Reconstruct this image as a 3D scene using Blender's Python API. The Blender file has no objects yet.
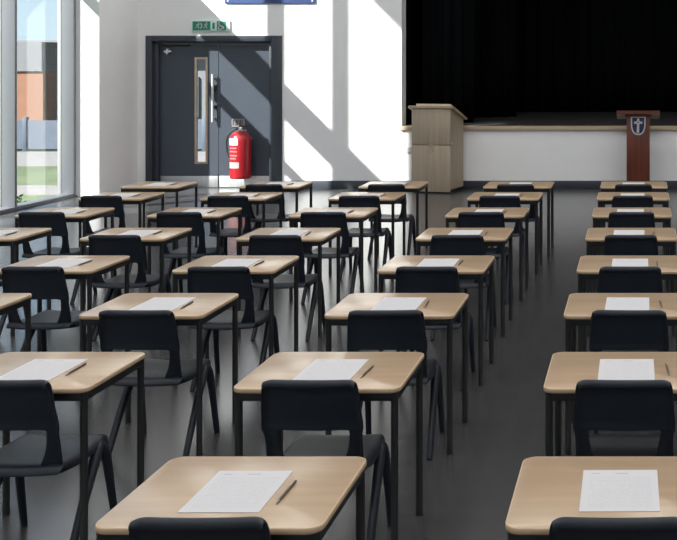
import bpy, bmesh, math, random
from mathutils import Vector, Matrix
random.seed(7)
S = bpy.context.scene
COL = S.collection
PI = math.pi
HC, F, PX, PY = 1.963, 1050.0, 636.0, 63.0      # camera height, focal length, vanishing point
def at(px, py, Y):                               # measured point at depth Y
    return ((px-PX)*Y/F, Y, HC-(py-PY)*Y/F)

# ------------------------------------------------------------------ materials
def mat(name, color, rough=0.6, metal=0.0, spec=0.5, coat=0.0, bump=None, vary=None, emit=None):
    """vary=(scale, amount, stretch)  bump=(scale, strength)"""
    m = bpy.data.materials.new(name); m.use_nodes = True
    nt = m.node_tree; b = nt.nodes['Principled BSDF']
    b.inputs['Base Color'].default_value = (*color, 1)
    b.inputs['Roughness'].default_value = rough
    b.inputs['Metallic'].default_value = metal
    b.inputs['Specular IOR Level'].default_value = spec
    b.inputs['Coat Weight'].default_value = coat; b.inputs['Coat Roughness'].default_value = .26
    tc = nt.nodes.new('ShaderNodeTexCoord')
    if vary:
        sc, amt, st = vary
        mp = nt.nodes.new('ShaderNodeMapping'); mp.inputs['Scale'].default_value = st
        nz = nt.nodes.new('ShaderNodeTexNoise'); nz.inputs['Scale'].default_value = sc; nz.inputs['Detail'].default_value = 5
        nt.links.new(tc.outputs['Object'], mp.inputs['Vector']); nt.links.new(mp.outputs['Vector'], nz.inputs['Vector'])
        rp = nt.nodes.new('ShaderNodeValToRGB')
        lo = tuple(c*(1-amt) for c in color); hi = tuple(min(1, c*(1+amt)) for c in color)
        rp.color_ramp.elements[0].position = .3; rp.color_ramp.elements[0].color = (*lo, 1)
        rp.color_ramp.elements[1].position = .7; rp.color_ramp.elements[1].color = (*hi, 1)
        nt.links.new(nz.outputs['Fac'], rp.inputs['Fac']); nt.links.new(rp.outputs['Color'], b.inputs['Base Color'])
    if bump:
        nz2 = nt.nodes.new('ShaderNodeTexNoise'); nz2.inputs['Scale'].default_value = bump[0]; nz2.inputs['Detail'].default_value = 4
        bp = nt.nodes.new('ShaderNodeBump'); bp.inputs['Strength'].default_value = bump[1]; bp.inputs['Distance'].default_value = .004
        nt.links.new(tc.outputs['Object'], nz2.inputs['Vector']); nt.links.new(nz2.outputs['Fac'], bp.inputs['Height'])
        nt.links.new(bp.outputs['Normal'], b.inputs['Normal'])
    if emit:
        b.inputs['Emission Color'].default_value = (*emit[0], 1); b.inputs['Emission Strength'].default_value = emit[1]
    return m

M = {}
M['wall'] = mat('painted_wall', (.80, .80, .80), .8, vary=(3, .02, (1,1,1)), bump=(120, .05))
M['fascia'] = mat('painted_fascia', (.90, .905, .91), .75, vary=(2, .02, (1,1,1)))
M['ceiling'] = mat('ceiling_paint', (.8, .8, .8), .9, vary=(2, .02, (1,1,1)))
M['floor'] = mat('vinyl_floor', (.058, .058, .060), .24, spec=.85, coat=.35, vary=(16, .30, (1,1.8,1)), bump=(40, .09))
M['base'] = mat('dark_skirting', (.035, .042, .055), .45, vary=(4, .08, (1,1,1)))
M['door'] = mat('grey_door_paint', (.052, .064, .084), .38, vary=(3, .05, (1,1,1)))
M['frame'] = mat('dark_door_frame', (.034, .041, .054), .42, vary=(3, .05, (1,1,1)))
M['alu'] = mat('window_aluminium', (.19, .20, .22), .4, metal=.15, vary=(5, .04, (1,1,.2)))
M['steel'] = mat('satin_steel', (.75, .75, .76), .35, metal=.55, vary=(20, .05, (1,1,.1)))
M['black'] = mat('black_plastic', (.012, .013, .015), .4, vary=(10, .1, (1,1,1)))
M['tube'] = mat('black_powder_coat', (.009, .010, .012), .45, vary=(30, .15, (1,1,1)))
M['chair'] = mat('black_polypropylene', (.0130, .0180, .0275), .40, spec=.33, vary=(8, .12, (1,1,1)), bump=(400, .06))
M['top'] = mat('beech_laminate', (.505, .365, .24), .25, spec=.7, vary=(5, .07, (.35, 5, 1)))
M['edge'] = mat('beech_edge', (.60, .44, .29), .4, vary=(8, .07, (1, 1, 1)))
M['cab'] = mat('pale_oak', (.40, .32, .235), .5, vary=(4, .10, (5, 5, .35)))
M['cabtop'] = mat('oak_top', (.42, .32, .215), .5, vary=(4, .10, (.5, 5, 1)))
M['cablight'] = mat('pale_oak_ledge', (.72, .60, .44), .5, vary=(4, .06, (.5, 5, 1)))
M['nosing'] = mat('wood_nosing', (.46, .36, .25), .5, vary=(4, .10, (.4, 5, 5)))
M['mahog'] = mat('mahogany', (.125, .032, .016), .38, vary=(5, .28, (6, 6, .35)))
M['curtain'] = mat('black_curtain', (.0042, .0048, .0056), .95, spec=.0, vary=(6, .2, (1,1,.1)))
M['stagefloor'] = mat('dark_stage_floor', (.036, .036, .037), .5, spec=.2, vary=(4, .2, (1,1,1)))
M['stagewall'] = mat('black_stage_wall', (.003, .003, .003), .9, spec=.0, vary=(3, .1, (1,1,1)))
M['red'] = mat('red_enamel', (.34, .012, .02), .3, spec=.5, vary=(4, .05, (1,1,1)))
M['white'] = mat('white_label', (.60, .57, .57), .5, vary=(20, .03, (1,1,1)))
M['rubber'] = mat('black_rubber', (.012, .012, .012), .55, vary=(20, .1, (1,1,1)))
M['green'] = mat('sign_green', (.012, .20, .13), .45, vary=(9, .05, (1,1,1)))
M['mint'] = mat('sign_pale', (.62, .80, .74), .45, vary=(9, .03, (1,1,1)))
M['blue'] = mat('sign_blue', (.055, .085, .22), .45, vary=(5, .05, (1,1,1)))
M['navy'] = mat('shield_navy', (.014, .024, .07), .4, vary=(9, .1, (1,1,1)))
M['silver'] = mat('shield_silver', (.62, .62, .68), .35, metal=.3, vary=(20, .05, (1,1,1)))
M['beige'] = mat('beige_beading', (.52, .40, .29), .5, vary=(9, .05, (1,1,1)))
M['kick'] = mat('brushed_kick_plate', (.55, .55, .56), .5, metal=.85, vary=(20, .05, (1,1,.1)))
M['paving'] = mat('pale_paving', (.62, .63, .64), .8, vary=(1.5, .08, (1,1,1)))
M['grass'] = mat('lawn_grass', (.13, .16, .075), .9, vary=(.8, .25, (1,1,1)), bump=(30, .4))
M['path'] = mat('concrete_path', (.26, .24, .22), .85, vary=(2, .08, (1,1,1)))
M['leafg'] = mat('shrub_leaf', (.05, .13, .03), .6, vary=(6, .3, (1,1,1)))
M['fence'] = mat('blue_grey_fence', (.10, .12, .16), .6, vary=(4, .1, (1,1,1)))
M['clad'] = mat('grey_cladding', (.18, .18, .19), .6, vary=(2, .05, (1,1,.2)))
M['dglass'] = mat('dark_window_glass', (.05, .07, .11), .15, vary=(2, .1, (1,1,1)))
M['roof'] = mat('roof_grey', (.22, .22, .24), .7, vary=(2, .05, (1,1,1)))

def brick_mat():
    m = bpy.data.materials.new('orange_brick'); m.use_nodes = True
    nt = m.node_tree; b = nt.nodes['Principled BSDF']; b.inputs['Roughness'].default_value = .9
    tc = nt.nodes.new('ShaderNodeTexCoord'); mp = nt.nodes.new('ShaderNodeMapping')
    mp.inputs['Rotation'].default_value = (PI/2, 0, 0)
    br = nt.nodes.new('ShaderNodeTexBrick'); br.inputs['Scale'].default_value = 4.2
    br.inputs['Color1'].default_value = (.30, .14, .085, 1); br.inputs['Color2'].default_value = (.27, .125, .078, 1)
    br.inputs['Mortar'].default_value = (.27, .19, .14, 1); br.inputs['Mortar Size'].default_value = .012
    nt.links.new(tc.outputs['Object'], mp.inputs['Vector']); nt.links.new(mp.outputs['Vector'], br.inputs['Vector'])
    nt.links.new(br.outputs['Color'], b.inputs['Base Color'])
    return m
M['brick'] = brick_mat()

def glass_mat():
    m = bpy.data.materials.new('clear_window_glass'); m.use_nodes = True
    nt = m.node_tree; nt.nodes.clear()
    out = nt.nodes.new('ShaderNodeOutputMaterial'); mix = nt.nodes.new('ShaderNodeMixShader')
    tr = nt.nodes.new('ShaderNodeBsdfTransparent'); tr.inputs['Color'].default_value = (.95, .97, .97, 1)
    gl = nt.nodes.new('ShaderNodeBsdfGlossy'); gl.inputs['Roughness'].default_value = .03
    fr = nt.nodes.new('ShaderNodeFresnel'); fr.inputs['IOR'].default_value = 1.35
    ge = nt.nodes.new('ShaderNodeNewGeometry'); mr = nt.nodes.new('ShaderNodeMapRange')      # same reflection from either face of the pane
    mr.inputs['To Min'].default_value = 1.35; mr.inputs['To Max'].default_value = 1/1.35
    nt.links.new(ge.outputs['Backfacing'], mr.inputs['Value']); nt.links.new(mr.outputs['Result'], fr.inputs['IOR'])
    nt.links.new(fr.outputs['Fac'], mix.inputs['Fac']); nt.links.new(tr.outputs[0], mix.inputs[1])
    nt.links.new(gl.outputs[0], mix.inputs[2]); nt.links.new(mix.outputs[0], out.inputs['Surface'])
    return m
M['glass'] = glass_mat()

def paper_mat():
    # white sheet: a short heading, then faint rows of small print made of word-length dashes
    m = bpy.data.materials.new('printed_paper'); m.use_nodes = True
    nt = m.node_tree; b = nt.nodes['Principled BSDF']; b.inputs['Roughness'].default_value = .7
    N = nt.nodes.new; L = nt.links.new
    tc = N('ShaderNodeTexCoord'); sp = N('ShaderNodeSeparateXYZ'); L(tc.outputs['Object'], sp.inputs[0])
    def math_(op, a, bb=None):
        n = N('ShaderNodeMath'); n.operation = op
        for i, v in enumerate((a, bb)):
            if v is None: continue
            if isinstance(v, (int, float)): n.inputs[i].default_value = v
            else: L(v, n.inputs[i])
        return n.outputs[0]
    yl = math_('MULTIPLY', sp.outputs['Y'], 105.0)
    fr = math_('FRACT', yl); line = math_('LESS_THAN', fr, .42)
    row = math_('FLOOR', yl)
    cb = N('ShaderNodeCombineXYZ'); L(math_('MULTIPLY', sp.outputs['X'], 75.0), cb.inputs[0]); L(math_('MULTIPLY', row, 7.3), cb.inputs[1])
    nz = N('ShaderNodeTexNoise'); nz.inputs['Scale'].default_value = 1.0; nz.inputs['Detail'].default_value = 2; L(cb.outputs[0], nz.inputs['Vector'])
    words = math_('GREATER_THAN', nz.outputs['Fac'], .44)
    inx = math_('LESS_THAN', math_('ABSOLUTE', sp.outputs['X']), .092)
    body = math_('LESS_THAN', sp.outputs['Y'], .105)
    head = math_('MULTIPLY', math_('GREATER_THAN', sp.outputs['Y'], .118), math_('LESS_THAN', sp.outputs['Y'], .126))
    hx = math_('ADD', math_('LESS_THAN', math_('ABSOLUTE', math_('ADD', sp.outputs['X'], .075)), .013), math_('LESS_THAN', math_('ABSOLUTE', math_('SUBTRACT', sp.outputs['X'], .005)), .02))
    iny = math_('GREATER_THAN', sp.outputs['Y'], -.128)
    ink = math_('MULTIPLY', math_('MULTIPLY', math_('MULTIPLY', line, words), math_('MULTIPLY', inx, body)), iny)
    ink = math_('ADD', math_('MULTIPLY', ink, .12), math_('MULTIPLY', math_('MULTIPLY', head, hx), .3))
    mx = N('ShaderNodeMix'); mx.data_type = 'RGBA'
    mx.inputs['A'].default_value = (.63, .625, .645, 1); mx.inputs['B'].default_value = (.12, .12, .15, 1)
    L(ink, mx.inputs['Factor']); L(mx.outputs['Result'], b.inputs['Base Color'])
    return m
M['paper'] = paper_mat()
M['pen'] = mat('pen_barrel', (.12, .09, .07), .4, metal=.2, vary=(30, .1, (1,1,1)))
M['penmetal'] = mat('pen_metal', (.30, .25, .20), .4, metal=.4, vary=(30, .1, (1,1,1)))

# ------------------------------------------------------------------ mesh helpers
def obj(name, bm, m, parent=None, loc=None, smooth=40, mods=()):
    me = bpy.data.meshes.new(name); bmesh.ops.recalc_face_normals(bm, faces=bm.faces); bm.to_mesh(me); bm.free()
    for mm in (m if isinstance(m, (list, tuple)) else (m,)): me.materials.append(mm)
    if smooth:
        for p in me.polygons: p.use_smooth = True
        me.set_sharp_from_angle(angle=math.radians(smooth))
    o = bpy.data.objects.new(name, me); COL.objects.link(o)
    if loc: o.location = loc
    if parent: o.parent = parent
    return o
def empty(name, loc, rz=0):
    o = bpy.data.objects.new(name, None); COL.objects.link(o); o.location = loc; o.rotation_euler = (0, 0, rz)
    o.empty_display_size = .1
    return o
def tag(o, label, cat, group=None):
    o['label'] = label; o['category'] = cat
    if group: o['group'] = group
    return o
def struct(o): o['kind'] = 'structure'; return o
def add_box(bm, x0, x1, y0, y1, z0, z1, bev=0, mi=0):
    b2 = bmesh.new()
    vs = [b2.verts.new((x, y, z)) for z in (z0, z1) for y in (y0, y1) for x in (x0, x1)]
    for f in ((0,2,3,1), (4,5,7,6), (0,1,5,4), (2,6,7,3), (0,4,6,2), (1,3,7,5)): b2.faces.new([vs[i] for i in f])
    if bev: bmesh.ops.bevel(b2, geom=b2.edges[:], offset=bev, segments=2, affect='EDGES', profile=.5)
    merge(bm, b2, mi); return bm
def merge(bm, b2, mi=0, mtx=None):
    if mtx: bmesh.ops.transform(b2, matrix=mtx, verts=b2.verts)
    bmesh.ops.recalc_face_normals(b2, faces=b2.faces)
    mp = {v: bm.verts.new(v.co) for v in b2.verts}
    for f in b2.faces:
        nf = bm.faces.new([mp[v] for v in f.verts]); nf.material_index = mi if mi else f.material_index
    b2.free()
def box(x0, x1, y0, y1, z0, z1, bev=0): return add_box(bmesh.new(), x0, x1, y0, y1, z0, z1, bev)
def catmull(pts, n=5):
    P = [Vector(p) for p in pts]; out = []
    for i in range(len(P)-1):
        p0 = P[max(i-1, 0)]; p1 = P[i]; p2 = P[i+1]; p3 = P[min(i+2, len(P)-1)]
        for k in range(n):
            t = k/n
            out.append(.5*((2*p1)+(p2-p0)*t+(2*p0-5*p1+4*p2-p3)*t*t+(3*p1-p0-3*p2+p3)*t**3))
    out.append(P[-1]); return out
def add_tube(bm, pts, rad, n=10, mi=0, smoothn=0, squash=1.0):
    if smoothn:
        m0 = len(pts); pts2 = catmull(pts, smoothn)
        if isinstance(rad, (list, tuple)):
            r2 = []
            for i in range(len(pts2)):
                t = i/smoothn; a = min(int(t), m0-2); r2.append(rad[a]+(rad[a+1]-rad[a])*(t-a))
            rad = r2
        pts = pts2
    P = [Vector(p) for p in pts]; rings = []
    up = None
    for i, p in enumerate(P):
        d = (P[min(i+1, len(P)-1)]-P[max(i-1, 0)]).normalized()
        if up is None:
            up = Vector((1, 0, 0)) if abs(d.x) < .8 else Vector((0, 0, 1))
        s = (up - d*up.dot(d)).normalized(); t = d.cross(s); up = s
        r = rad[i] if isinstance(rad, (list, tuple)) else rad
        rings.append([bm.verts.new(p + (s*math.cos(2*PI*k/n)*squash + t*math.sin(2*PI*k/n))*r) for k in range(n)])
    for a, b in zip(rings, rings[1:]):
        for k in range(n):
            f = bm.faces.new((a[k], a[(k+1) % n], b[(k+1) % n], b[k])); f.material_index = mi
    for r in (rings[0][::-1], rings[-1]):
        f = bm.faces.new(r); f.material_index = mi
    return bm
def add_lathe(bm, prof, c=(0,0,0), n=24, mi=0):
    c = Vector(c); rings = []
    for r, z in prof:
        rings.append([bm.verts.new(c+Vector((r*math.cos(2*PI*k/n), r*math.sin(2*PI*k/n), z))) for k in range(n)])
    for a, b in zip(rings, rings[1:]):
        for k in range(n):
            f = bm.faces.new((a[k], a[(k+1) % n], b[(k+1) % n], b[k])); f.material_index = mi
    for r in (rings[0][::-1], rings[-1]): bm.faces.new(r).material_index = mi
    return bm
def add_prism(bm, poly, y0, y1, mi=0):
    """polygon in X-Z, extruded along Y"""
    a = [bm.verts.new((x, y0, z)) for x, z in poly]; b = [bm.verts.new((x, y1, z)) for x, z in poly]
    n = len(poly)
    bm.faces.new(a).material_index = mi; bm.faces.new(b[::-1]).material_index = mi
    for k in range(n): bm.faces.new((a[k], b[k], b[(k+1) % n], a[(k+1) % n])).material_index = mi
    return bm
def add_prism_xy(bm, poly, z0, z1, mi=0):
    a = [bm.verts.new((x, y, z0)) for x, y in poly]; b = [bm.verts.new((x, y, z1)) for x, y in poly]
    n = len(poly)
    bm.faces.new(a[::-1]).material_index = mi; bm.faces.new(b).material_index = mi
    for k in range(n): bm.faces.new((a[k], a[(k+1) % n], b[(k+1) % n], b[k])).material_index = mi
    return bm
def disc(cx, cz, r, n=16): return [(cx+r*math.cos(2*PI*k/n), cz+r*math.sin(2*PI*k/n)) for k in range(n)]
def strip(x0, z0, x1, z1, w0, w1=None):
    w1 = w0 if w1 is None else w1
    d = Vector((x1-x0, z1-z0)).normalized(); n = Vector((-d.y, d.x))
    return [(x0+n.x*w0, z0+n.y*w0), (x0-n.x*w0, z0-n.y*w0), (x1-n.x*w1, z1-n.y*w1), (x1+n.x*w1, z1+n.y*w1)]

# ------------------------------------------------------------------ camera
cam = bpy.data.cameras.new('camera'); co = bpy.data.objects.new('camera', cam); COL.objects.link(co)
co.location = (0, 0, HC); co.rotation_euler = (PI/2, 0, 0)
cam.sensor_fit = 'HORIZONTAL'; cam.sensor_width = 36; cam.lens = 36*F/677
cam.shift_x = (338.5-PX)/677; cam.shift_y = (PY-270)/677
cam.clip_end = 300
S.camera = co

# ------------------------------------------------------------------ the hall
XW, XO = -8.24, -8.50          # inner and outer face of the window wall
YB = 16.40                     # back wall
YP = 15.45                     # front of the pier
XR, YF, ZC = 6.0, -4.0, 8.0
YE = 11.97                     # where the glazing starts
struct(obj('floor', box(XO, XR+.2, YF-.2, YB+.3, -.15, 0), M['floor']))
struct(obj('ceiling', box(XO, XR+.2, YF-.2, YB+.3, ZC, ZC+.2), M['ceiling']))
w = bmesh.new()                # left wall: solid part, with a small high opening added to let a sun streak reach the stage
add_box(w, XO, XW, YF-.2, 11.20, 0, ZC); add_box(w, XO, XW, 11.20, 11.90, 0, 6.53); add_box(w, XO, XW, 11.20, 11.90, 7.33, ZC)
add_box(w, XO, XW, 11.90, YE, 0, ZC); add_box(w, XO, XW, YE, YP, 7.31, ZC); add_box(w, XO, XW, YE, YP, -.05, .0)
struct(obj('wall_left', w, M['wall'], smooth=0))
p = bmesh.new()                # pier between the windows and the back wall
add_prism_xy(p, [(XO, YP), (-7.90, YP), (-7.775, YB+.0), (-7.775, YB+.3), (XO, YB+.3)], 0, ZC)
struct(obj('wall_pier', p, M['wall'], smooth=0))
struct(obj('wall_right', box(XR, XR+.2, YF-.2, YB+.3, 0, ZC), M['wall'], smooth=0))
struct(obj('wall_front', box(XO, XR+.2, YF-.2, YF, 0, ZC), M['wall'], smooth=0))
DX0, DX1, DZ = -7.655, -5.525, 2.39
SX0 = -3.66                    # left edge of the stage opening
wb = bmesh.new()
add_box(wb, -7.775, DX0, YB, YB+.3, 0, ZC); add_box(wb, DX0, DX1, YB, YB+.3, DZ, ZC); add_box(wb, DX1, SX0, YB, YB+.3, 0, ZC)
add_box(wb, SX0, XR, YB, YB+.3, 6.2, ZC)
struct(obj('wall_back', wb, M['wall'], smooth=0))
struct(obj('wall_stage', box(SX0, XR, YB, YB+.2, 0, .915), M['fascia'], smooth=0))
# stage
YS = 22.5
struct(obj('floor_stage', box(SX0, XR, YB+.10, YS, .92, .975), M['stagefloor']))
sw = bmesh.new(); add_box(sw, SX0-.2, SX0, YB+.3, YS, .9, 6.4); add_box(sw, XR, XR+.2, YB+.3, YS, .9, 6.4); add_box(sw, SX0-.2, XR+.2, YS, YS+.2, .9, 6.4)
add_box(sw, SX0-.2, XR+.2, YB+.3, YS+.2, 6.4, 6.6)
struct(obj('wall_stage_back', sw, M['stagewall'], smooth=0))
struct(obj('trim_1', box(SX0-.02, XR, YB-.035, YB+.12, .912, .9765, .003), M['nosing']))
# skirting
for nm, x0, x1 in (('baseboard_back', DX1, SX0), ('baseboard_stage', SX0, XR)):
    struct(obj(nm, box(x0, x1, YB-.018, YB, 0, .125, .004), M['base']))
struct(obj('baseboard_left', box(XW, XW+.018, YF, YE, 0, .125, .004), M['base']))

# windows: curtain walling with deep mullions and transoms
XM = -8.424
fr = bmesh.new()
for y0, y1 in ((11.97, 12.02), (13.03, 13.08), (13.93, 13.985), (YP-.065, YP-.001)):
    add_box(fr, XM, XW, y0, y1, .02, 7.31, .006)
for z0, z1 in ((.02, .05), (3.155, 3.203), (4.003, 4.407), (7.25, 7.31)):
    add_box(fr, XM, XW-.004, 11.98, YP-.005, z0, z1, .005)
win = struct(empty('window_1', (0, 0, 0)))
obj('window_frame', fr, M['alu'], win)
cl = bmesh.new()               # slim outer caps and gaskets on either side of the glass
for y in (11.995, 13.055, 13.957, YP-.035):
    add_box(cl, XM-.05, XM, y-.035, y+.035, .0, 7.31, .004)
obj('glazing_cap', cl, M['steel'], win)
sl = obj('window_sill', box(XM, XW+.03, 11.98, YP-.005, .0, .02, .004), M['frame'], win)
gl = bmesh.new()
for y0, y1 in ((12.02, 13.03), (13.08, 13.93), (13.985, YP-.065)):
    for z0, z1 in ((.05, 3.155), (3.203, 4.003), (4.407, 7.25)):
        add_box(gl, XM-.012, XM-.004, y0-.01, y1+.01, z0-.01, z1+.01)
obj('window_glass', gl, M['glass'], win, smooth=0)
w2 = struct(empty('added_window', (0, 0, 0)))  # unseen window, added to throw a streak of sun on the stage floor
f2 = bmesh.new()
add_box(f2, XM, XW, 11.20, 11.225, 6.53, 7.33); add_box(f2, XM, XW, 11.875, 11.90, 6.53, 7.33); add_box(f2, XM, XW, 11.225, 11.875, 6.53, 6.555); add_box(f2, XM, XW, 11.225, 11.875, 7.305, 7.33)
obj('window_frame', f2, M['alu'], w2); obj('window_glass', box(XM+.01, XM+.018, 11.22, 11.88, 6.55, 7.31), M['glass'], w2, smooth=0)

# ------------------------------------------------------------------ double door
door = struct(empty('door_1', ((DX0+DX1)/2, YB, 0)))
def dobj(name, bm, m, parent=door, smooth=40):      # built in hall coordinates, then hung on the door's own origin
    o = obj(name, bm, m, None, None, smooth)
    me = o.data; me.transform(Matrix.Translation(-door.location)); o.parent = parent; return o
YL = YB+.115                    # face of the leaves
f = bmesh.new()
LX0, LXM, LX1 = at(160, 0, YL)[0], at(218.6, 0, YL)[0], at(270.5, 0, YL)[0]
zh = 2.30
add_box(f, DX0, DX0+.10, YB-.02, YB+.26, 0, DZ, .006); add_box(f, DX0+.09, LX0, YB+.05, YB+.26, 0, zh, .006)
add_box(f, LX1+.06, DX1, YB-.02, YB+.26, 0, DZ, .006); add_box(f, LX1, LX1+.07, YB+.05, YB+.26, 0, zh, .006)
add_box(f, DX0+.10, LX1+.06, YB-.02, YB+.26, zh, DZ, .006); add_box(f, LX0, LX1, YB+.06, YB+.26, zh-.04, zh+.01, .004)
dobj('door_frame', f, M['frame'])
vx0, vx1 = at(196.5, 0, YL)[0], at(206, 0, YL)[0]
vz1, vz0 = at(0, 59, YL)[2], at(0, 162, YL)[2]
lf = bmesh.new()                # left leaf with the opening for its vision panel
add_box(lf, LX0+.004, vx0, YL, YL+.05, .008, zh-.045); add_box(lf, vx1, LXM-.006, YL, YL+.05, .008, zh-.045)
add_box(lf, vx0, vx1, YL, YL+.05, .008, vz0); add_box(lf, vx0, vx1, YL, YL+.05, vz1, zh-.045)
left = dobj('door_leaf', lf, M['door'], smooth=0)
right = dobj('door_leaf', box(LXM+.006, LX1-.004, YL, YL+.05, .008, zh-.045), M['door'], smooth=0)
vp = bmesh.new()
for a in ((vx0-.028, vx0+.004, vz0-.028, vz1+.028), (vx1-.004, vx1+.028, vz0-.028, vz1+.028)): add_box(vp, a[0], a[1], YL-.012, YL+.004, a[2], a[3], .003)
for a in ((vz0-.028, vz0+.004), (vz1-.004, vz1+.028)): add_box(vp, vx0, vx1, YL-.012, YL+.004, a[0], a[1], .003)
vpo = dobj('vision_panel_frame', vp, M['beige'], left)
dobj('vision_panel_glass', box(vx0, vx1, YL+.02, YL+.03, vz0, vz1), M['glass'], left, 0)
h = bmesh.new()
hx = at(212.6, 0, YL-.06)[0]; hz1, hz0 = at(0, 74, YL-.06)[2], at(0, 122, YL-.06)[2]
add_tube(h, [(hx, YL-.065, hz0), (hx, YL-.065, hz1)], .02, 12)
for z in (hz0+.06, hz1-.06): add_tube(h, [(hx, YL+.001, z), (hx, YL-.065, z)], .013, 10)
dobj('pull_handle', h, M['steel'], left)
for z, hh in ((at(0, 88, YL)[2], .05), (at(0, 107, YL)[2], .03)):
    x = at(215.6, 0, YL)[0]
    dobj('lock', box(x-.018, x+.018, YL-.03, YL+.002, z-hh, z+hh, .008), M['black'], left)
kz = at(0, 176, YL)[2]
dobj('kick_plate', box(LX0+.01, LXM-.012, YL-.004, YL, .012, kz, .001), M['kick'], left)
dobj('kick_plate', box(LXM+.012, LX1-.01, YL-.004, YL, .012, kz, .001), M['kick'], right)
c = bmesh.new()
cx, _, cz = at(167.5, 51.5, YL-.03)
add_box(c, cx-.055, cx+.055, YL-.045, YL, cz-.017, cz+.017, .005); add_box(c, cx-.018, cx+.018, YL-.05, YL, cz-.045, cz+.045, .005)
dobj('door_closer', c, M['steel'], left)
dobj('closer_arm', add_tube(bmesh.new(), [at(162, 45.5, YL-.03), at(188, 45.5, YL-.03), at(188.5, 46, YL)], .012, 8), M['black'], left)

# ------------------------------------------------------------------ signs on the back wall
x0, _, z1 = at(192.5, 20.5, YB); x1, _, z0 = at(230.6, 31.3, YB)
ex = tag(empty('exit_sign', ((x0+x1)/2, YB, (z0+z1)/2)), 'green and white emergency exit pictogram sign above the double door', 'sign')
W, H = x1-x0, z1-z0
obj('sign_board', box(-W/2, W/2, -.03, 0, -H/2, H/2, .004), M['mint'], ex)
g = bmesh.new()
add_box(g, -W/2+.014, -W*.01, -.033, -.0295, -H/2+.014, H/2-.014); add_box(g, W*.16, W*.40, -.033, -.0295, -H/2+.014, H/2-.014)
add_box(g, W*.045, W*.105, -.033, -.0295, -H*.28, H*.28)
obj('green_field', g, M['green'], ex, smooth=0)
q = bmesh.new()
def runner(q, cx, s, flip=1):
    u = lambda a, b: (cx+flip*a*s, b*s)
    def st(a, b, w0, w1=None): add_prism(q, strip(*u(*a), *u(*b), w0*s, (w1 or w0)*s), -.0365, -.0325)
    add_prism(q, disc(*u(.18, .62), .13*s), -.0365, -.0325)
    st((.12, .46), (-.08, -.02), .10, .09); st((.12, .42), (.42, .22), .05); st((.05, .38), (-.26, .30), .05); st((-.26, .30), (-.36, .06), .045)
    st((-.08, .0), (.22, -.22), .075, .06); st((.22, -.22), (.14, -.66), .06, .05); st((-.08, 0), (-.26, -.36), .075, .06); st((-.26, -.36), (-.60, -.42), .055, .045)
runner(q, -W*.335, H*.42); runner(q, -W*.125, H*.42)
add_prism(q, strip(-W*.265, H*.25, -W*.225, 0, .007), -.0365, -.0325); add_prism(q, strip(-W*.225, 0, -W*.265, -H*.25, .007), -.0365, -.0325)
# seated figure with wheel on the right half
add_prism(q, disc(W*.215, H*.27, .014), -.0365, -.0325); add_prism(q, strip(W*.215, H*.16, W*.22, -H*.08, .012), -.0365, -.0325)
for k in range(14):
    a0, a1 = 2*PI*k/14, 2*PI*(k+1)/14; r0, r1 = .040, .027; ccx, ccz = W*.25, -H*.14
    add_prism(q, [(ccx+r*math.cos(a), ccz+r*math.sin(a)) for r, a in ((r0, a0), (r0, a1), (r1, a1), (r1, a0))], -.0365, -.0325)
add_prism(q, strip(W*.22, -H*.02, W*.32, -H*.02, .008), -.0365, -.0325); add_prism(q, strip(W*.32, -H*.02, W*.345, -H*.28, .008), -.0365, -.0325)
obj('pictogram', q, M['white'], ex, smooth=0)

x0, _, z0 = at(225.3, 3.6, YB); x1 = at(316, 0, YB)[0]
bs = tag(empty('wall_sign', ((x0+x1)/2, YB, z0+.275)), 'long blue sign board high on the white wall right of the exit sign', 'sign')
W = x1-x0
obj('sign_board', box(-W/2, W/2, -.025, 0, -.275, .275, .006), M['blue'], bs)
for sx in (-1, 1):
    for sz in (-1, 1):
        obj('screw_cap', add_prism(bmesh.new(), disc(sx*(W/2-.05), sz*.235, .013), -.030, -.024), M['white'], bs)

x0, _, z1 = at(232, 118.8, YL); x1, _, z0 = at(244.6, 127, YL)
es = tag(empty('extinguisher_sign', ((x0+x1)/2, YL, (z0+z1)/2)), 'small grey plate with dark bars on the door above the red extinguisher', 'sign')
W, H = x1-x0, z1-z0
obj('plate', box(-W/2, W/2, -.012, 0, -H/2, H/2, .003), mat('plate_grey', (.24, .23, .235), .5, vary=(9, .04, (1,1,1))), es)
q = bmesh.new()
for i, (a, b_) in enumerate(((.07, .16), (.24, .30), (.36, .48), (.56, .62), (.67, .76), (.83, .89))):
    add_box(q, -W/2+a*W, -W/2+b_*W, -.014, -.0115, -H*.30, H*.36)
obj('printed_bars', q, mat('plate_dark', (.035, .035, .04), .5, vary=(9, .1, (1,1,1))), es, smooth=0)

# ------------------------------------------------------------------ fire extinguisher
ey = YL-.20
exx = at(240.4, 0, ey)[0]
eb = at(0, 178.3, ey)[2]; et = at(0, 127.5, ey)[2]
fe = tag(empty('fire_extinguisher', (exx, ey, eb)), 'red fire extinguisher with black hose hung on the grey double door', 'fire extinguisher')
HT = et-eb; R = .160; hb = HT*.93
prof = [(R*.90, 0), (R*.98, .012), (R, .035), (R, hb*.80)]
for k in range(1, 8):
    a = k/7*PI/2*.93; prof.append((R*math.cos(a)+.0, hb*.80+R*.95*math.sin(a)))
prof.append((.035, hb*.80+R*.95+.012))
obj('cylinder', add_lathe(bmesh.new(), prof, n=36), M['red'], fe)
v = bmesh.new(); ztop = hb*.80+R*.95
add_lathe(v, [(.034, ztop), (.034, ztop+.05), (.026, ztop+.06)], n=16)
obj('valve', v, M['steel'], fe)
hd = bmesh.new()
add_box(hd, -.02, .13, -.016, .016, ztop+.062, ztop+.080, .005); add_box(hd, -.03, .11, -.014, .014, ztop+.030, ztop+.044, .005)
obj('handle', hd, M['rubber'], fe)
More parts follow.
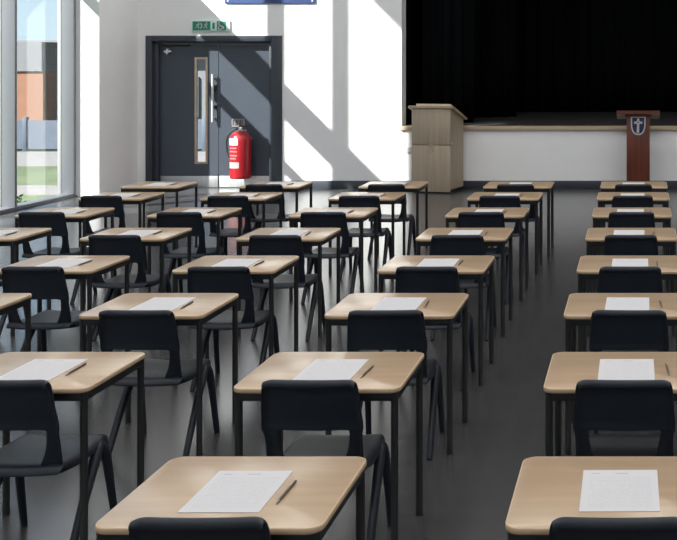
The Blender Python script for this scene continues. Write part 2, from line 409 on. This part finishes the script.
hs = add_tube(bmesh.new(), [(-.03, -.02, ztop+.03), (-.11, -.03, ztop+.005), (-.19, -.03, ztop-.10), (-.205, -.02, ztop-.25), (-.18, -.03, ztop-.38), (-.145, -.06, ztop-.48)], .0135, 10, smoothn=6)
obj('hose', hs, M['rubber'], fe)
obj('nozzle', add_tube(bmesh.new(), [(-.147, -.057, ztop-.46), (-.138, -.07, ztop-.56), (-.137, -.072, ztop-.60)], [.018, .020, .024], 12), M['rubber'], fe)
def curved_patch(a0, a1, z0, z1, r=R+.0015, n=10):
    bm = bmesh.new(); vs = []
    for k in range(n+1):
        a = a0+(a1-a0)*k/n; vs.append([bm.verts.new((rr*math.sin(a), -rr*math.cos(a), z)) for z in (z0, z1) for rr in (r, r-.001)])
    for p_, q_ in zip(vs, vs[1:]):
        bm.faces.new((p_[0], q_[0], q_[2], p_[2])); bm.faces.new((p_[1], p_[3], q_[3], q_[1]))
        bm.faces.new((p_[2], q_[2], q_[3], p_[3])); bm.faces.new((p_[0], p_[1], q_[1], q_[0]))
    bm.faces.new(vs[0][i] for i in (0, 2, 3, 1)); bm.faces.new(vs[-1][i] for i in (1, 3, 2, 0))
    return bm
zz = lambda y: at(0, y, ey-R)[2]-eb
obj('label_plate', curved_patch(-.95, .12, zz(145.5), zz(138.5)), M['white'], fe)
obj('label_plate', curved_patch(-.95, .22, zz(168.5), zz(162.5)), mat('label_grey', (.42, .38, .36), .5, vary=(60, .25, (1,1,2))), fe)
pk = mat('label_pink', (.50, .16, .16), .5, vary=(60, .2, (1,1,2)))
for a, b_ in ((149, 147.6), (152.5, 151), (156.5, 155), (159.5, 158)):
    obj('instruction_line', curved_patch(-.85, .1-.1*(a % 2), zz(a), zz(b_)), pk, fe)
obj('gauge', add_tube(bmesh.new(), [(0, -.03, ztop+.02), (0, -.046, ztop+.02)], .016, 14), M['white'], fe)
br = bmesh.new()
add_box(br, -.05, .05, R-.01, .20, hb*.62, hb*.70, .004)
obj('bracket', br, M['steel'], fe)

# ------------------------------------------------------------------ pale wooden presenter's cabinet
def cabinet():
    fl = Vector(at(412.0, 193.9, 15.92)); frr = Vector(at(452.6, 194.2, 15.88))
    wv = (frr.xy-fl.xy); wd = wv.length*1.01; D = .49
    rz = math.atan2(wv.y, wv.x) - math.radians(9)
    base = empty('presenter_cabinet', (fl.x, fl.y, 0), rz)
    tag(base, 'pale oak lectern cabinet with sloping top standing against the stage front', 'cabinet')
    zf, zb, e = 1.285, 1.10, .0
    b = bmesh.new()           # sides and back as one carcass; local x right, y back
    add = lambda x0_, x1_: add_prism_yz(b, [(0, .06), (D, .06), (D, zb), (0, zf)], x0_, x1_)
    def add_prism_yz(bm, poly, xa, xb):
        A = [bm.verts.new((xa, y, z)) for y, z in poly]; B = [bm.verts.new((xb, y, z)) for y, z in poly]
        bm.faces.new(A); bm.faces.new(B[::-1])
        for k in range(len(poly)): bm.faces.new((A[k], B[k], B[(k+1) % len(poly)], A[(k+1) % len(poly)]))
    add(.0, .02); add(wd-.02, wd)
    add_box(b, .02, wd-.02, D-.02, D, .06, zb-.01); add_box(b, .02, wd-.02, .02, D-.02, .06, .08)
    obj('carcass', b, M['cab'], base, smooth=0)
    obj('plinth', box(.02, wd-.02, .025, D-.01, 0, .06), M['black'], base, smooth=0)
    zm = at(0, 144.8, 15.9)[2]
    dr = obj('door', box(.003, wd-.003, -.018, -.001, .022, zm-.004, .002), M['cab'], base)
    obj('door', box(.003, wd-.003, -.018, -.001, zm+.004, zf-.01, .002), M['cab'], base)
    hx_, hz_ = wd*.50, zm-.045
    hn = bmesh.new()
    ring = [(hx_+.036*math.cos(2*PI*k/20), -.024, hz_+.052*math.sin(2*PI*k/20)) for k in range(21)]
    add_tube(hn, ring, .0075, 6)
    obj('handle', hn, M['beige'], dr)
    # sloping top board with overhang
    sl_ = (zb-zf)/D; o_ = .045
    t = bmesh.new()
    add_prism_yz(t, [(-o_, zf-sl_*0+.0), (D+o_, zb+sl_*o_), (D+o_, zb+sl_*o_+.028), (-o_*.2, zf+.032), (-o_, zf+.03)], -o_, wd+o_)
    obj('sloped_top', t, M['cabtop'], base, smooth=0)
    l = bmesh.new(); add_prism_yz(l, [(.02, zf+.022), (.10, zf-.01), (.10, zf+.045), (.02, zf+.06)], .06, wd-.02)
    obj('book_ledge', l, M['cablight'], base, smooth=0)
    k = bmesh.new(); add_tube(k, [(wd+.001, .03, zm+.03), (wd+.012, .03, zm+.03)], .014, 12)
    obj('lock', k, M['steel'], base)
cabinet()

# ------------------------------------------------------------------ brown lectern with the shield
lx, ly, _ = at(638.2, 0, 15.95)
lt = at(0, 110, 15.85)[2]
le = tag(empty('lectern', (lx, ly, 0)), 'dark mahogany lectern with a shield emblem standing before the stage', 'lectern')
cw = .175
b = bmesh.new(); add_box(b, -cw, cw, -.10, .13, .04, lt-.05, .006)
obj('column', b, M['mahog'], le)
obj('base', box(-.26, .26, -.20, .20, 0, .04, .008), M['mahog'], le)
t = bmesh.new()
def slab(bm, x0_, x1_, pts):
    A = [bm.verts.new((x0_, y, z)) for y, z in pts]; B = [bm.verts.new((x1_, y, z)) for y, z in pts]
    bm.faces.new(A); bm.faces.new(B[::-1])
    for k in range(len(pts)): bm.faces.new((A[k], B[k], B[(k+1) % len(pts)], A[(k+1) % len(pts)]))
tw = .325
slab(t, -tw, tw, [(-.20, lt-.055), (.22, lt-.155), (.22, lt-.12), (-.20, lt-.005)])
obj('reading_top', t, M['mahog'], le, smooth=0)
slab_b = bmesh.new(); add_box(slab_b, -.20, .20, -.13, -.09, lt-.10, lt-.055, .004); obj('top_rail', slab_b, M['mahog'], le)
def shield(cx, cz, w, hgt, n=10):
    pts = [(cx-w, cz+hgt*.5), (cx+w, cz+hgt*.5)]
    for k in range(1, n+1):
        a = k/n; pts.append((cx+w*math.cos(a*PI/2)**.75, cz+hgt*.12-hgt*.62*math.sin(a*PI/2)))
    for k in range(n-1, 0, -1):
        a = k/n; pts.append((cx-w*math.cos(a*PI/2)**.75, cz+hgt*.12-hgt*.62*math.sin(a*PI/2)))
    return pts
scz = at(0, 125.6, ly-.1)[2]; sw_, sh_ = .112, .285
o = obj('shield_emblem', add_prism(bmesh.new(), shield(0, scz, sw_, sh_), -.112, -.100), M['silver'], le, smooth=0)
obj('shield_field', add_prism(bmesh.new(), shield(0, scz, sw_*.82, sh_*.85), -.116, -.1115), M['navy'], o, smooth=0)
cr = bmesh.new()
zc = scz+.048
add_prism(cr, strip(0, zc+.062, -.004, zc+.012, .020, .013), -.120, -.1155); add_prism(cr, strip(-.062, zc-.004, -.010, zc, .018, .013), -.120, -.1155)
add_prism(cr, strip(.062, zc-.004, .010, zc, .018, .013), -.120, -.1155)
add_prism(cr, strip(0, zc-.012, -.006, zc-.155, .016, .021), -.120, -.1155)
for (a, b_) in ((-.018, .018), (.018, .018), (-.018, -.018), (.018, -.018)): add_prism(cr, disc(a, zc+b_, .010, 8), -.120, -.1155)
obj('cross_mark', cr, M['white'], o, smooth=0)

# small socket on the white wall beside the cabinet
sx, _, sz = at(409.5, 150.5, YB)
so = tag(empty('wall_socket', (sx, YB, sz)), 'small pale switch plate low on the wall left of the oak cabinet', 'socket')
obj('plate', box(-.035, .035, -.012, 0, -.05, .05, .005), M['white'], so); obj('switch', box(-.012, .012, -.018, -.011, -.018, .018, .003), M['fascia'], so)

# ------------------------------------------------------------------ stage curtains
def curtain(name, pts, z0, z1, label, fold=.05, wave=.22):
    bm = bmesh.new(); P = [Vector(p) for p in pts]; top = []; bot = []; rows = 5
    length = sum((b_-a).length for a, b_ in zip(P, P[1:])); n = int(length/.025)
    grid = []
    for i in range(n+1):
        d = length*i/n; dd = d
        for a, b_ in zip(P, P[1:]):
            L_ = (b_-a).length
            if dd <= L_+1e-6: break
            dd -= L_
        dr = (b_-a).normalized(); nn = Vector((-dr.y, dr.x)); pt = a+dr*dd
        off = fold*(math.sin(2*PI*d/wave)+.35*math.sin(2*PI*d/wave*2.3+1))
        q_ = pt+nn*off
        grid.append([bm.verts.new((q_.x, q_.y, z0+(z1-z0)*r/rows)) for r in range(rows+1)])
    for a, b_ in zip(grid, grid[1:]):
        for r in range(rows): bm.faces.new((a[r], b_[r], b_[r+1], a[r+1]))
    o = obj(name, bm, M['curtain'], smooth=80)
    md = o.modifiers.new('thickness', 'SOLIDIFY'); md.thickness = .006
    tag(o, label, 'curtain', 'black stage drapes'); return o
curtain('stage_curtain', [(-3.45, 17.0), (-2.70, 17.35)], .975, 6.3, 'black folded leg curtain at the left wing of the stage, nearest the hall')
curtain('stage_curtain', [(-3.45, 18.8), (-2.2, 19.3)], .975, 6.3, 'black side curtain further back at the left of the stage', .05, .3)
curtain('stage_curtain', [(-3.5, 21.2), (5.8, 21.2)], .975, 6.3, 'wide black backdrop curtain across the rear of the stage', .035, .34)

# ------------------------------------------------------------------ exam desk
DW, DD, DH = .64, .525, .70
def rounded_rect(w_, d_, r, n=6):
    pts = []
    for cx_, cy_, a0 in ((w_/2-r, d_-r, 0), (-w_/2+r, d_-r, PI/2), (-w_/2+r, r, PI), (w_/2-r, r, 3*PI/2)):
        for k in range(n+1):
            a = a0+PI/2*k/n; pts.append((cx_+r*math.cos(a), cy_+r*math.sin(a)))
    return pts
def make_desk():
    root = empty('exam_desk', (0, 0, 0))
    bm = bmesh.new(); T = .020
    ins = .004
    loops = []
    for z, s in ((DH-T, ins), (DH-T+.004, 0), (DH-.004, 0), (DH-.0012, .0012), (DH, ins)):
        P = rounded_rect(DW-2*s, DD-2*s, .045-s); loops.append([bm.verts.new((x, y+s, z)) for x, y in P])
    n = len(loops[0])
    for a, b_ in zip(loops, loops[1:]):
        for k in range(n): bm.faces.new((a[k], a[(k+1) % n], b_[(k+1) % n], b_[k])).material_index = 1
    bm.faces.new(loops[0][::-1]).material_index = 1; bm.faces.new(loops[-1])
    obj('desktop', bm, [M['top'], M['edge']], root, smooth=50)
    fr_ = bmesh.new(); i = .023; z0, z1 = DH-T-.034, DH-T-.0005
    xs, ys = DW/2-i, (i+.005, DD-i-.005)
    for y in ys: add_box(fr_, -xs, xs, y-.012, y+.012, z0, z1, .003)
    for x in (-xs, xs): add_box(fr_, x-.012, x+.012, ys[0], ys[1], z0, z1, .003)
    obj('frame', fr_, M['tube'], root)
    for x in (-xs, xs):
        for y in ys:
            lg = bmesh.new(); add_lathe(lg, [(.0155, 0), (.0155, .03), (.0145, .032), (.0145, z1)], (x, y, 0), 14)
            obj('leg', lg, M['tube'], root)
    return root

# ------------------------------------------------------------------ one-piece school chair (origin: below the top of its back, facing +Y)
def shell(rows, cols, fn, skip=lambda r, c: False):
    bm = bmesh.new(); V = [[bm.verts.new(fn(r, c)) for c in cols] for r in rows]
    for i in range(len(rows)-1):
        for j in range(len(cols)-1):
            if skip(i, j): continue
            bm.faces.new((V[i][j], V[i][j+1], V[i+1][j+1], V[i+1][j]))
    bmesh.ops.delete(bm, geom=[v_ for v_ in bm.verts if not v_.link_faces], context='VERTS')
    return bm
def lerp(tab, x):
    for (a, va), (b_, vb) in zip(tab, tab[1:]):
        if (a-x)*(b_-x) <= 0: 
            t_ = 0 if a == b_ else (x-a)/(b_-a); return va+(vb-va)*t_
    return tab[0][1] if abs(x-tab[0][0]) < abs(x-tab[-1][0]) else tab[-1][1]
CH = .76
def make_chair():
    root = empty('school_chair', (0, 0, 0))
    zs = [CH-.026, CH-.010, CH-.001, CH-.001, CH-.010, CH-.03, .70, .66, .63, .60, .578, .560, .550, .52, .48, .44, .41, .395]
    yo = [-.024, -.023, -.014, -.004, 0, 0, 0, 0, 0, 0, -.003, -.008, -.004, 0, 0, 0, 0, 0]
    cols = [-1, -.985, -.93, -.84, -.70, -.45, -.15, .15, .45, .70, .84, .93, .985, 1]
    hw = [(.76, .180), (.74, .184), (.66, .190), (.578, .196), (.56, .196), (.548, .188), (.50, .187), (.45, .188), (.395, .188)]
    prof_y = [(.76, 0), (.70, .003), (.62, .014), (.55, .028), (.50, .040), (.43, .052), (.395, .058)]
    def fb(r, c):
        z = zs[r]; top_c = lerp([(-1, .0), (0, .0)], 0)
        wz = lerp(hw, z)
        if abs(c) < .71: c *= lerp([(.76, 1), (.562, 1), (.55, 1.05), (.48, .98), (.43, .84), (.395, .70)], z)   # the opening narrows towards the seat
        if r < 5: wz -= (.010, .007, .005, .005, .002)[r]      # rounded upper corners
        bend = lerp([(.76, .012), (.66, .018), (.55, .030), (.395, .034)], z)
        y = lerp(prof_y, z)+yo[r]+bend*abs(c)**2.4
        if abs(c) > .98: y -= .018
        elif abs(c) > .9: y -= .005
        if r < 5 and abs(c) > .9: z -= (.0, .001, .003, .003, .002)[r]*(1 if abs(c) < .98 else 1.8)
        return (c*wz, y, z)
    bm = shell(range(len(zs)), cols, fb, lambda i, j: i >= 11 and 4 <= j <= 8)
    o_ = obj('backrest', bm, M['chair'], root, smooth=60)
    md = o_.modifiers.new('thickness', 'SOLIDIFY'); md.thickness = .008; md.offset = 0
    md = o_.modifiers.new('smooth', 'SUBSURF'); md.levels = 1; md.render_levels = 2
    ys = [.040, .048, .06, .085, .13, .20, .28, .35, .41, .445, .462, .468]
    zt = [(.04, .378), (.048, .396), (.06, .408), (.085, .410), (.13, .402), (.20, .395), (.28, .394), (.35, .397), (.41, .400), (.445, .394), (.462, .380), (.468, .362)]
    cs = [-1, -.985, -.92, -.75, -.5, -.2, .2, .5, .75, .92, .985, 1]
    hs_ = [(.04, .186), (.06, .192), (.13, .195), (.28, .190), (.41, .180), (.445, .172), (.462, .162), (.468, .158)]
    def fs(r, c):
        y = ys[r]; z = lerp(zt, y)+.010*abs(c)**2-.004
        dn = (0, .15, .4, .7)[r] if r < 4 else 1
        if abs(c) > .99: z -= .030*dn
        elif abs(c) > .97: z -= .010*dn
        return (c*lerp(hs_, y), y, z)
    bm = shell(range(len(ys)), cs, fs)
    o_ = obj('seat', bm, M['chair'], root, smooth=60)
    md = o_.modifiers.new('thickness', 'SOLIDIFY'); md.thickness = .008; md.offset = 0
    md = o_.modifiers.new('smooth', 'SUBSURF'); md.levels = 1; md.render_levels = 2
    for sx_ in (-1, 1):
        b_ = bmesh.new()          # rear leg runs back and down from under the front of the seat
        add_tube(b_, [(sx_*.168, .365, .384), (sx_*.178, .345, .368), (sx_*.184, .305, .318), (sx_*.190, .20, .178), (sx_*.195, .085, .0)], [.018, .022, .021, .0175, .0150], 12, smoothn=4)
        obj('leg', b_, M['chair'], root)
        b_ = bmesh.new()
        add_tube(b_, [(sx_*.168, .345, .384), (sx_*.178, .382, .368), (sx_*.184, .408, .312), (sx_*.190, .435, .175), (sx_*.195, .470, .0)], [.018, .022, .0205, .0165, .0145], 12, smoothn=4)
        obj('leg', b_, M['chair'], root)
        b_ = bmesh.new()          # moulded rail under the seat edge
        add_tube(b_, [(sx_*.172, .08, .383), (sx_*.174, .20, .374), (sx_*.172, .36, .377)], [.008, .013, .016], 10, smoothn=3)
        obj('seat_rail', b_, M['chair'], root)
    return root

def make_paper():
    bm = bmesh.new(); w_, d_ = .228, .300
    add_box(bm, -w_/2, w_/2, -d_/2, d_/2, 0, .0016)
    return obj('exam_paper', bm, M['paper'], smooth=0)
def make_pen():
    root = empty('pen', (0, 0, 0))
    b_ = bmesh.new(); add_tube(b_, [(0, -.062, .0046), (0, .075, .0046)], .0044, 10)
    obj('barrel', b_, M['pen'], root)
    b_ = bmesh.new(); add_tube(b_, [(0, -.062, .0046), (0, -.078, .0044), (0, -.084, .0042)], [.0043, .0022, .0008], 10)
    obj('tip', b_, M['penmetal'], root)
    b_ = bmesh.new(); add_tube(b_, [(0, .075, .0046), (0, .080, .0046)], .0036, 10); add_box(b_, -.0012, .0012, .03, .076, .0085, .0098)
    obj('clip', b_, M['penmetal'], root)
    return root
def dup(src):
    r = src.copy(); COL.objects.link(r)
    for ch in src.children:
        c_ = ch.copy(); COL.objects.link(c_); c_.parent = r
    return r

# rows 1..8: near edge of the desks, top of the chair backs
NEAR = [2.85, 4.07, 5.245, 6.37, 7.53, 8.66, 9.755, 10.68]
CHY = [2.78, 3.985, 5.11, 6.204, 7.345, 8.477, 9.52, 10.42]
desks = {  # line: row -> centre x of the desk
    'A': {1: -1.171, 2: -1.246, 3: -1.240, 4: -1.250, 5: -1.262, 6: -1.256, 7: -1.241, 8: -1.214},
    'R': {1: -.028, 2: -.030, 3: -.032, 4: -.030, 5: -.034, 6: -.034, 7: -.026, 8: -.022},
    'B': {2: -2.447, 3: -2.485, 4: -2.515, 5: -2.568, 6: -2.562, 7: -2.557, 8: -2.522},
    'C': {3: -3.610, 4: -3.615, 5: -3.700, 6: -3.742, 7: -3.755, 8: -3.745},
    'D': {5: -4.765, 6: -4.845, 7: -4.90, 8: -4.96}}
chairs = {
    'A': {1: -1.155, 2: -1.237, 3: -1.216, 4: -1.235, 5: -1.248, 6: -1.25, 7: -1.235, 8: -1.195},
    'R': {1: -.045, 2: -.045, 3: -.034, 4: -.034, 5: -.036, 6: -.036, 7: -.03, 8: -.025},
    'B': {2: -2.40, 3: -2.427, 4: -2.463, 5: -2.521, 6: -2.523, 7: -2.509, 8: -2.476},
    'C': {4: -3.56, 5: -3.643, 6: -3.685, 7: -3.698, 8: -3.690},
    'D': {5: -4.72, 6: -4.795, 7: -4.845}}
where = {'A': 'in the line along the left of the aisle', 'R': 'in the line right of the aisle',
         'B': 'in the line ending left of the oak cabinet', 'C': 'in the line ending below the fire extinguisher',
         'D': 'in the line beside the window'}
ordn = ['nearest', 'second nearest', 'third nearest', 'fourth nearest', 'fifth nearest', 'sixth nearest', 'seventh nearest', 'furthest']
def rank(line, r):
    ks = sorted(desks[line]); return 'furthest' if r == ks[-1] else ordn[ks.index(r)]
P = {'desk': make_desk(), 'chair': make_chair(), 'paper': make_paper(), 'pen': make_pen()}
used = set()
WID = {'A': .655, ('A', 1): .63, ('A', 7): .675, ('A', 8): .695, 'R': .665, ('R', 7): .68, ('R', 8): .69, 'B': .63, 'C': .615, 'D': .60}
def get(kind):
    if kind in used: return dup(P[kind])
    used.add(kind); return P[kind]
for line in 'ARBCD':
    for r, x in desks[line].items():
        d = get('desk'); d.location = (x, NEAR[r-1], 0); d.scale = (WID.get((line, r), WID[line])/DW, 1, 1)
        lab = f'{rank(line, r)} wood topped desk {where[line]}'
        tag(d, lab, 'desk', 'exam desks in lines')
        if line == 'C' and r == 3: continue
        pp = get('paper'); pp.location = (x+(-.012 if line == 'R' else .0)+random.uniform(-.008, .008), NEAR[r-1]+.252+random.uniform(-.006, .006), DH+.0003)
        pp.rotation_euler = (0, 0, random.uniform(-.015, .015))
        tag(pp, f'white exam paper on the {rank(line, r)} desk {where[line]}'.replace('white exam', 'exam'), 'paper', 'exam papers on the desks')
        pe = get('pen'); pe.location = (x+(.160 if line == 'R' else .150)+random.uniform(-.006, .006), NEAR[r-1]+.230+random.uniform(-.02, .02), DH+.0002)
        pe.rotation_euler = (0, 0, random.uniform(-.06, .05))
        tag(pe, f'dark pen on the {rank(line, r)} desk {where[line]}', 'pen', 'pens on the desks')
    for r, x in chairs[line].items():
        c_ = get('chair'); c_.location = (x, CHY[r-1], 0)
        ks = sorted(chairs[line]); rk = ordn[ks.index(r)] if r != ks[-1] else 'furthest'
        tag(c_, f'{rk} black plastic chair {where[line]}', 'chair', 'black chairs at the desks')
        c_.rotation_euler = (0, 0, random.uniform(-.02, .02))

# ------------------------------------------------------------------ outside the window
struct(obj('ground', box(-70, XO-.01, -20, 80, -.30, -.10), M['grass']))
struct(obj('ground_paving', box(-8.35, -4, YB+.31, 45, -.10, -.02), M['paving'], smooth=0))
struct(obj('ground_path', box(-40, -8.52, 16.4, 17.6, -.10, -.085), M['path'], smooth=0))
struct(obj('ground_road', box(-60, -8.52, 21.0, 24.2, -.10, -.085), M['path'], smooth=0))
fo = tag(empty('fence', (-17, 24.6, -.1)), 'low blue-grey boundary fence across the road outside the window', 'fence')
obj('board_panel', box(-12, 9, -.03, .03, .05, .72), M['fence'], fo, smooth=0)
for k in range(11): obj('post', box(-12+k*2.1-.05, -12+k*2.1+.05, -.06, .06, 0, .80, .01), M['fence'], fo)
bl = tag(empty('building', (-17.5, 27, -.1)), 'low orange brick building with grey upper cladding seen through the window', 'building')
zt_ = 1.983+20*27/F+.1; zmid = 1.983-9*27/F+.1
obj('wall', box(-6.0, 2.25, 0, 8, 0, zmid), M['brick'], bl, smooth=0)
obj('cladding', box(-6.05, 2.25, -.06, 8.06, zmid, zt_), M['clad'], bl, smooth=0)
obj('wing', box(2.25, 8, .6, 8, 0, zt_-.08), M['clad'], bl, smooth=0)
obj('roof', box(-6.05, 8.0, -.06, 8.06, zt_, zt_+.05), M['roof'], bl, smooth=0)
for x_, a, b_ in ((2.45, .7, 1.65), (3.3, .7, 1.65), (4.3, .7, 1.65), (5.4, .7, 1.65)):
    wn = obj('window', box(x_, x_+.62, .54, .62, a-.05, b_+.05), M['alu'], bl, smooth=0)
    obj('pane', box(x_+.05, x_+.57, .53, .56, a, b_), M['dglass'], wn, smooth=0)
def shrub(name, loc, rad, hgt, n, label):
    bm = bmesh.new()
    for k in range(n):
        a = random.uniform(0, 2*PI); rr = rad*math.sqrt(random.random()); z = hgt*random.uniform(.05, 1)*(1-.5*(rr/rad)**2)
        c0 = Vector((rr*math.cos(a), rr*math.sin(a), z)); d = Vector((random.gauss(0, 1), random.gauss(0, 1), random.uniform(.2, 1.2))).normalized()
        s = d.cross(Vector((random.gauss(0, 1), random.gauss(0, 1), random.gauss(0, 1)))).normalized(); l_ = random.uniform(.05, .10)
        q_ = [c0, c0+d*l_*.5+s*l_*.22, c0+d*l_, c0+d*l_*.5-s*l_*.22]
        bm.faces.new([bm.verts.new(v_) for v_ in q_])
    for k in range(7):
        a = k*.9; add_tube(bm, [(0, 0, -.02), (rad*.35*math.cos(a), rad*.35*math.sin(a), hgt*.5), (rad*.6*math.cos(a), rad*.6*math.sin(a), hgt*.85)], [.008, .006, .003], 5)
    o_ = obj(name, bm, M['leafg'], loc=loc, smooth=0); tag(o_, label, 'shrub'); return o_
shrub('shrub', (-8.95, 14.25, -.10), .28, .30, 500, 'low green shrub outside at the left foot of the window')
shrub('shrub', (-9.05, 15.0, -.10), .25, .22, 400, 'smaller green shrub outside at the right foot of the window')

# ------------------------------------------------------------------ light
k = 1.12
sun = bpy.data.lights.new('sun', 'SUN'); sun.energy = 15; sun.angle = math.radians(.6); sun.color = (1, .965, .91)
so_ = bpy.data.objects.new('sun', sun); COL.objects.link(so_); so_.location = (-20, -5, 20)
so_.rotation_euler = Vector((k, 1, -k)).to_track_quat('-Z', 'Y').to_euler()
wd_ = bpy.data.worlds.new('world'); S.world = wd_; wd_.use_nodes = True
nt = wd_.node_tree; bg = nt.nodes['Background']
tc = nt.nodes.new('ShaderNodeTexCoord'); sx_ = nt.nodes.new('ShaderNodeSeparateXYZ'); rp = nt.nodes.new('ShaderNodeValToRGB')
nt.links.new(tc.outputs['Generated'], sx_.inputs[0]); nt.links.new(sx_.outputs['Z'], rp.inputs['Fac'])
e = rp.color_ramp.elements                       # clear summer sky: pale at the horizon, blue overhead
e[0].position = 0; e[0].color = (.72, .88, .97, 1); e[1].position = .8; e[1].color = (.16, .36, .78, 1)
m_ = e.new(.22); m_.color = (.42, .66, .92, 1)
nt.links.new(rp.outputs['Color'], bg.inputs['Color']); bg.inputs['Strength'].default_value = 1.15
pl = bpy.data.lights.new('window_daylight', 'AREA'); pl.shape = 'RECTANGLE'; pl.size = 7.2; pl.size_y = 3.3
po = bpy.data.objects.new('window_daylight', pl); COL.objects.link(po); po.location = (XO-.03, (YE+YP)/2, 3.7)
po.rotation_euler = (0, -PI/2, 0)
pl.cycles.is_portal = True
# unseen fill lights added for the hall's ambient brightness: 4 x 5 square area lights under the ceiling
for i in range(4):
    for j in range(5):
        al = bpy.data.lights.new('ceiling_fill', 'AREA'); al.shape = 'SQUARE'; al.size = 1.5; al.energy = 51; al.color = (1, .99, .98)
        ao = bpy.data.objects.new('ceiling_fill', al); COL.objects.link(ao)
        ao.location = (-6.4+i*3.45, -2+j*3.9, ZC-.05)

S.view_settings.view_transform = 'Standard'; S.view_settings.look = 'None'
S.view_settings.exposure = 0; S.view_settings.gamma = 1; S.view_settings.use_curve_mapping = False
S.cycles.use_denoising = True; S.cycles.caustics_reflective = False
S.cycles.max_bounces = 10; S.cycles.diffuse_bounces = 5; S.cycles.transparent_max_bounces = 16
S.cycles.sample_clamp_indirect = 8
